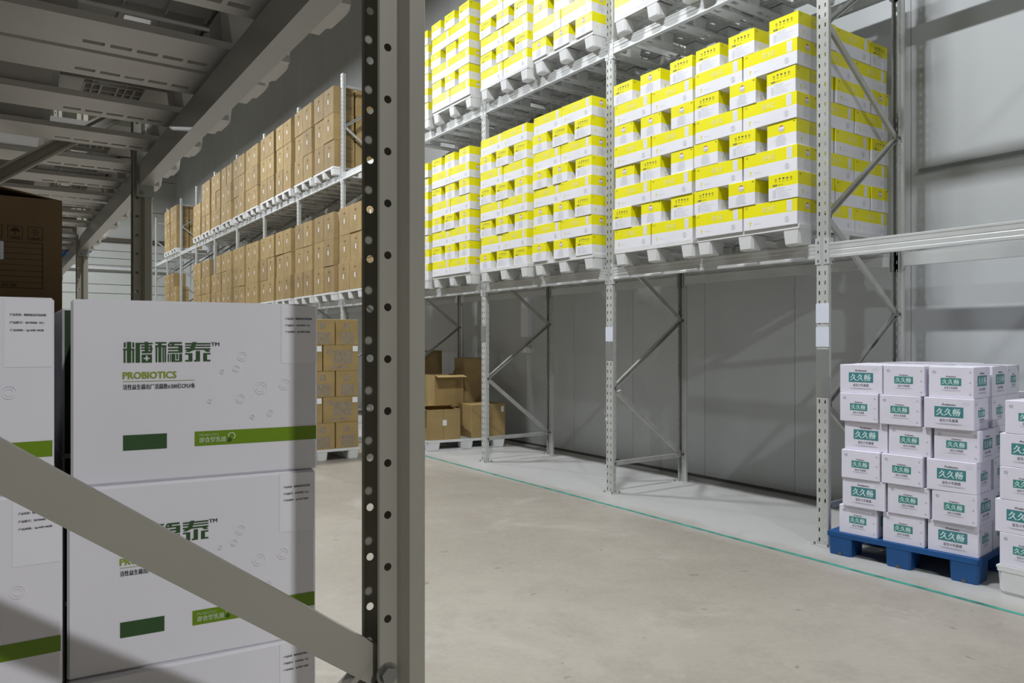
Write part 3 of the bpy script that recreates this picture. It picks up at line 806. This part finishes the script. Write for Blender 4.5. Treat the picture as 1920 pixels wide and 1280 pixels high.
for k in range(4): fa.rect(.228, .160 + k * .007, .275, .1608 + k * .007, 'ink_pale')
fb = Face((-TB / 2, -TA / 2, 0), (1, 0, 0)); teal_label(fb, .134, .105, .122, 'teal'); bits(fb, TB)
TPA = fa.mesh('print'); TPB = fb.mesh('print')
fb2 = Face((TB / 2, TA / 2, 0), (-1, 0, 0)); teal_label(fb2, .134, .105, .122, 'teal'); bits(fb2, TB); TPB2 = fb2.mesh('print')
fa2 = Face((TB / 2, -TA / 2, 0), (0, 1, 0)); teal_label(fa2, .150, .112, .172, 'teal_blue'); TPA2 = fa2.mesh('print')
def teal_carton(T, lx, ly, z, kind, label, group, rj=0.0):
    """T: 2-D frame (origin, angle); kind 'A': long side to the aisle; 'B': short side to the aisle"""
    ox, oy, ang = T; c, s = math.cos(ang), math.sin(ang)
    o = ob('white_carton', t_body, None, (ox + lx * c - ly * s, oy + lx * s + ly * c, z), ang + (0 if kind == 'A' else -math.pi / 2) + rj)
    if kind == 'A': ob('printed_side', TPA, o); ob('printed_end', TPB, o)
    else: ob('printed_end', TPB, o); ob('printed_side', TPA2, o)
    tag(o, label, 'carton', group); return o
ANG = R(5.9); T1 = (5.12, 2.205, ANG)
# blue pallet: local origin at its near front corner, local y runs away
c, s = math.cos(ANG), math.sin(ANG)
pc = (T1[0] + (PX / 2) * c - (.985 / 2) * s, T1[1] + (PX / 2) * s + (.985 / 2) * c)
e = empty('plastic_pallet', (pc[0], pc[1], 0), ANG)
deck, foot, run = pallet_meshes('blue_plastic', False)
d_ = ob('deck', deck, e, (-.075, 0, .012)); d_.scale = (.875, .985 / PY, 1)
bf = MB()
fx, fy, fh = .10, .085, .135
def octo(a, b, cc, z): return [(-a + cc, -b, z), (a - cc, -b, z), (a, -b + cc, z), (a, b - cc, z), (a - cc, b, z), (-a + cc, b, z), (-a, b - cc, z), (-a, -b + cc, z)]
lay = [octo(fx - .008, fy - .006, .012, 0), octo(fx, fy, .012, fh)]
bf.add([v for l in lay for v in l], [(i, (i + 1) % 8, 8 + (i + 1) % 8, 8 + i) for i in range(8)] + [tuple(range(8))[::-1], tuple(range(8, 16))], 'blue_plastic')
bf.box((-fx + .003, -.012, 0), (-fx + .0105, .012, .022), 'joint')
bf = bf.mesh('foot')
for i in (-1, 0, 1):
    for j in (-1, 0, 1): ob('foot', bf, e, (-.075 + j * (.525 - .102), i * (.985 / 2 - .088), 0))
tag(e, 'blue plastic pallet on the floor under the teal labelled cartons', 'pallet', 'pallets on the floor')
random.seed(21)
ZB = .166
rows = ['AB B', 'BBA', 'ABB', 'BBA', 'ABB', 'BBA']   # top to bottom, left to right in the photo
rows = [['A', 'B', 'B'], ['B', 'B', 'A'], ['A', 'B', 'B'], ['B', 'B', 'A'], ['A', 'B', 'B'], ['B', 'B', 'A']]
starts = [.985, .972, .965, .955, .97, .955]
front = [.015, .0, -.01, .005, -.012, .0]
for n in range(6):          # layer from bottom
    row = rows[5 - n]; z = ZB + n * (TH + .0008)
    yl = .012 + [.0, -.004, .0, -.012, .012, .018][n]
    # right carton first (smallest y)
    for i, kd in enumerate(reversed(row)):
        wy = TA if kd == 'A' else TB; dx = TB if kd == 'A' else TA
        extra = J(.004)
        teal_carton(T1, .012 + front[n] + dx / 2 + J(.006), yl + wy / 2, z, kd, f'white teal-labelled carton, {ORD[n]} layer up, {("right", "middle", "left")[i]} front, blue pallet', 'white teal-labelled cartons on the blue pallet', R(J(.8)))
        yl += wy + [.022, .012, .012][i] + (.03 if (n == 0 and i == 1) else 0)
    xx = .012 + TA + .026
    for d in range(3 if n < 5 else 2):
        kd = 'AB'[(n + d) % 2]; dx = TB if kd == 'A' else TA
        teal_carton(T1, xx + dx / 2, .02 + J(.008) + (TA if kd == 'A' else TB) / 2, z, kd, f'white teal-labelled carton, {ORD[n]} layer up, {ORD[d + 1]} back, blue pallet', 'white teal-labelled cartons on the blue pallet', R(J(.8)))
        xx += dx + .008
    if n == 5:
        for d in range(3):
            for q in range(2):
                teal_carton(T1, .34 + d * .30 + TB / 2, .335 + q * .31 + TA / 2, z, 'A', f'white teal-labelled carton, top layer, {ORD[d + 1]} row back, {("middle", "left")[q]}, blue pallet', 'white teal-labelled cartons on the blue pallet', R(J(.8)))
T2 = (5.085, 1.06, R(0))
wp = empty('plastic_pallet', (T2[0] + PX / 2, T2[1] + PY / 2 + .01, 0)); deck, foot, run = pallet_meshes('white_plastic', False)
ob('deck', deck, wp, (0, 0, .020)); 
wf = MB(); lay = [octo(.102, .098, .03, 0), octo(.112, .105, .03, .02), octo(.118, .11, .025, .142)]
wf.add([v for l in lay for v in l], [(l * 8 + i, l * 8 + (i + 1) % 8, l * 8 + 8 + (i + 1) % 8, l * 8 + 8 + i) for l in range(2) for i in range(8)] + [tuple(range(8))[::-1], tuple(range(16, 24))], 'white_plastic')
wf = wf.mesh('foot')
for i in (-1, 0, 1):
    for j in (-1, 0, 1): ob('foot', wf, wp, (j * (PX / 2 - .12), i * (PY / 2 - .112), 0))
tag(wp, 'white plastic pallet on the floor at the right edge', 'pallet', 'pallets on the floor')
offs = [0.0, .025, .0, -.002, -.03]
for n in range(5):
    kd = 'BABAB'[n]; z = .175 + n * (TH + .0008); wy = TA if kd == 'A' else TB; dx = TB if kd == 'A' else TA
    yt = T2[1] + PY + .0 + offs[n] - .005
    for i in range(3):
        teal_carton(T2, .012 + dx / 2, yt - T2[1] - wy / 2 - i * (wy + .012), z, kd, f'white teal-labelled carton, {ORD[n]} layer up, {("left", "middle", "right")[i]}, stack at right edge', 'white teal-labelled cartons at the right edge', R(J(.6)))

# ------------------------------------------------------------------ foreground: white probiotic cartons
PWI, PHI, PDI = .3885, .2995, .36
pb_body = carton_mesh(PWI, PDI, PHI, 'probio_white', bev=.004, side='green_side')
def pface(): return Face((-PWI / 2, -PDI / 2, 0), (1, 0, 0))
U0 = .0737
f = pface()      # the hand-lettered logo, drawn stroke by stroke (coordinates of the lettering's own grid)
LG = [(108,190,138,270),(155,180,222,515),(240,190,270,270),(95,290,275,312),(105,312,135,515),(238,312,270,515),
      (290,195,360,515),(290,195,560,217),(430,180,485,195),(375,237,548,262),(375,284,560,306),(385,332,548,362),(435,217,492,362),(522,237,548,362),
      (385,385,548,398),(385,398,415,515),(415,398,452,435),(480,398,515,435),(515,398,548,515),(415,460,452,515),(480,460,515,515),(452,490,480,515),
      (600,185,780,207),(645,207,700,236),(600,236,780,262),(605,262,632,512),(650,262,698,512),(715,262,738,512),(748,262,775,512),
      (830,185,1030,212),(805,236,1040,258),(805,285,1035,310),(805,335,1035,358),(975,236,1040,358),(860,212,905,236),
      (800,378,820,508),(836,378,852,508),(862,378,922,508),(862,487,1035,508),(938,378,968,468),(985,378,1035,508),
      (1085,200,1508,222),(1085,243,1508,262),(1085,288,1508,312),(1085,368,1205,390),(1140,368,1205,505),(1085,482,1205,505),
      (1262,333,1332,505),(1232,482,1332,505),(1385,368,1508,390),(1385,368,1450,505),(1385,482,1508,505)]
def lx_(x): return U0 + (x - 95) / 1413 * .1328
def lz_(y): return .2315 - (y - 180) / 335 * .0340
for q, (x0, y0, x1, y1) in enumerate(LG): f.rect(lx_(x0), lz_(y1), lx_(x1), lz_(y0), 'green_dark', 1 + (q % 7) * .02)
for pts in ([(1085,345),(1150,345),(1235,312),(1275,185),(1205,185),(1165,288)], [(1400,312),(1465,312),(1508,345),(1440,345)], [(805,240),(822,236),(868,185),(838,185),(805,215)]):
    pp = [(lx_(x), lz_(y)) for x, y in pts]
    if sum((pp[i][0] - pp[i - 1][0]) * (pp[i][1] + pp[i - 1][1]) for i in range(len(pp))) > 0: pp = pp[::-1]
    f.poly(pp, 'green_dark', 1.2)
f.text('TM', .2075, .2245, .2205, .2305, 'ink', 1, bold=.05)
pb_logo = f.mesh('logo')
f = pface()
f.text('PROBIOTICS', U0, .171, .153, .1822, 'green_light', 1, bold=.06)
f.rect(U0, .1662, .1815, .1670, 'green_light')
f.text('活性益生菌出厂活菌数≥200亿CFU/条', U0, .1535, .182, .1618, 'ink', 1, bold=.03)
pb_text = f.mesh('text')
f = pface(); f.rect(U0, .0540, .1387, .0790, 'green_dark'); pb_rect = f.mesh('rect')
f = pface(); f.rect(.1815, .0546, PWI - .0025, .0792, 'green')
f.text('PROBIOTICS', .189, .0705, .2195, .0748, 'green_pale', 2)
f.text('即食型乳酸', .189, .0595, .2315, .0690, 'green_pale', 2, bold=.04)
f.ring(.2405, .0690, .0065, .0022, 'green_pale', 2, 14, -60, 190); f.disc(.2375, .0625, .0035, 'green_dark', 3, 10)
pb_band = f.mesh('band')
f = pface(); f.rect(PWI * .835, .193, PWI - .003, .2965, 'sticker', 0)
lines = ('产品名称：糖稳泰益生固态菌', '产品批号：20190405  V3.1', '产品规格：2g×8条×80盒')
for k, t_ in enumerate(lines): f.text(t_, PWI * .853, .271 - k * .0118, PWI * (.972 if k == 0 else .965), .2745 - k * .0118, 'ink', 2, bold=.08)
pb_lab = f.mesh('label')
f = pface()
for (u, v, r_) in ((.258, .206, .0085), (.248, .185, .006), (.330, .155, .010), (.289, .150, .011), (.255, .132, .008), (.305, .105, .006), (.225, .180, .004), (.275, .100, .004), (.205, .13, .004)):
    f.ring(u, v, r_, .0008, 'water', 1, 16); f.ring(u, v, r_ * .6, .0006, 'water', 1, 12)
pb_water = f.mesh('water')
tp = MB(); tp.box((-PWI / 2 + .002, -.025, PHI - .0002), (PWI / 2 - .002, .025, PHI + .0004), 'sticker'); pb_tape = tp.mesh('tape')
def pb(x, y, z, deg, label):
    """x,y = near right corner of the printed face"""
    a = R(deg); c, s = math.cos(a), math.sin(a); lx, ly = -PWI / 2, PDI / 2
    o = ob('white_green_carton', pb_body, None, (x + lx * c - ly * s, y + lx * s + ly * c, z), a)
    ob('printed_logo', pb_logo, o); ob('printed_text', pb_text, o); ob('printed_rectangle', pb_rect, o); ob('printed_band', pb_band, o); ob('label_sticker', pb_lab, o); ob('printed_bubbles', pb_water, o); ob('packing_tape', pb_tape, o); tag(o, label, 'carton', 'white and green cartons in the foreground'); return o
lev = ['bottom', 'second layer', 'third layer', 'fourth layer', 'top']
ztop = 1.618
mains = [(.484, 1.323, -6.9), (.479, 1.318, -5.6), (.478, 1.315, -4.5), (.48, 1.32, -4), (.48, 1.32, -4)]
lefts = [(.0756, 1.356, -1.0), (.086, 1.345, -1.5), (.082, 1.34, -2), (.08, 1.34, -2), (.08, 1.34, -2)]
for n in range(5):
    z = ztop - .300 * (n + 1)
    wd = ('topmost', 'second from top', 'third from top', 'fourth from top', 'lowest')[n]
    pb(mains[n][0], mains[n][1], z, mains[n][2], f'white carton with green logo, {wd} of the right foreground column')
    pb(lefts[n][0], lefts[n][1], z, lefts[n][2], f'white carton with green logo, {wd} of the left foreground column')
    pb(lefts[n][0] - PWI - .02, 1.35, z, 0, f'white carton with green logo, {wd} of the column outside the left edge')
for n in range(5):
    z = ztop - .300 * (n + 1); wd = ('topmost', 'second from top', 'third from top', 'fourth from top', 'lowest')[n]
    for x_, cn in ((.292, 'right'), (-.092, 'left')):
        o = ob('white_green_carton', pb_body, None, (x_, 1.955, z), R(90)); ob('packing_tape', pb_tape, o)
        tag(o, f'carton with dark green side, {wd} of the row behind the {cn} foreground column', 'carton', 'white and green cartons in the foreground')
e = pallet(-.78, 1.80, 0, 'white_plastic', 'white pallet carrying the foreground cartons', 'pallets on the floor')
e.scale = (1.06, 1.0, .112 / PH)
# dark brown carton column behind, printed box on top
DW, DH = .50, .36
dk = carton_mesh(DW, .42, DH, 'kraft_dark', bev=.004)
f = Face((-DW / 2, -.21, 0), (1, 0, 0)); 
k0 = .5
def gx(u): return u
for i in range(4):
    u = .4235 - i * .0435; w_ = .033; v0 = .250; v1 = .285
    f.outline(u, v0, u + w_, v1, .0012, 'kraft_ink_dark'); f.rect(u, v0 + .008, u + w_, v0 + .009, 'kraft_ink_dark'); f.rect(u + .006, v0 + .003, u + w_ - .006, v0 + .0055, 'kraft_ink_dark')
    if i == 1: f.disc(u + w_ / 2, .270, .010, 'kraft_ink_dark', 1, 10, 0, 180); f.rect(u + w_ / 2 - .001, .261, u + w_ / 2 + .001, .270, 'kraft_ink_dark')
    elif i == 0:
        for q in range(6):
            t_ = R(q * 60); f.poly([(u + w_ / 2, .271), (u + w_ / 2 + .009 * math.cos(t_), .271 + .009 * math.sin(t_)), (u + w_ / 2 + .009 * math.cos(t_ + .3), .271 + .009 * math.sin(t_ + .3))], 'kraft_ink_dark')
    else: f.poly([(u + .009, .262), (u + w_ - .009, .262), (u + w_ - .012, .279), (u + .012, .279)], 'kraft_ink_dark')
f.outline(.20, .125, .457, .2435, .0014, 'kraft_ink_dark')
for k in range(7): f.rect(.20, .140 + k * .0148, .457, .1412 + k * .0148, 'kraft_ink_dark')
f.text('品名规格数量', .30, .128, .40, .137, 'kraft_ink_dark')
f.rect(.31, .197, .372, .243, 'paper', 2)
for k in range(4): f.rect(.315, .203 + k * .009, .366, .2038 + k * .009, 'ink_soft', 3)
dkp = f.mesh('print')
DX = .146 - DW / 2; DY = 2.30 + .21
for n in range(4):
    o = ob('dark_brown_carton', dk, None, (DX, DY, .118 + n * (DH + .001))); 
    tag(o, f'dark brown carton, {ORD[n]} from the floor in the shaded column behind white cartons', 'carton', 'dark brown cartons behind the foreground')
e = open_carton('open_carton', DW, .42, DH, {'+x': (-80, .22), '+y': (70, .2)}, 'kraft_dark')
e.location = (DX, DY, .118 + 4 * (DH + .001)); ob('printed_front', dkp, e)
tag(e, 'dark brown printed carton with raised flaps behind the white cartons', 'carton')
e = pallet(DX - PX / 2 - .05, DY + .3 - .02, 0, 'white_plastic', 'white pallet under the shaded dark brown carton column', 'pallets on the floor'); e.scale = (1, .9, .116 / PH)

# pallets on the shelf overhead in the foreground rack
spots = [(1.64, 'first'), (2.68, 'second'), (3.96, 'third'), (5.02, 'fourth'), (6.45, 'fifth'), (7.51, 'sixth')]
for i, (yy, nm) in enumerate(spots):
    e = pallet(XN + .15 - PX, yy, L1 - .01 + BH + .001, 'blue_plastic' if i == 5 else 'grey_plastic', ('grey' if i != 5 else 'blue') + f' plastic pallet seen from below overhead, {nm} from the camera', 'pallets overhead on the near rack')
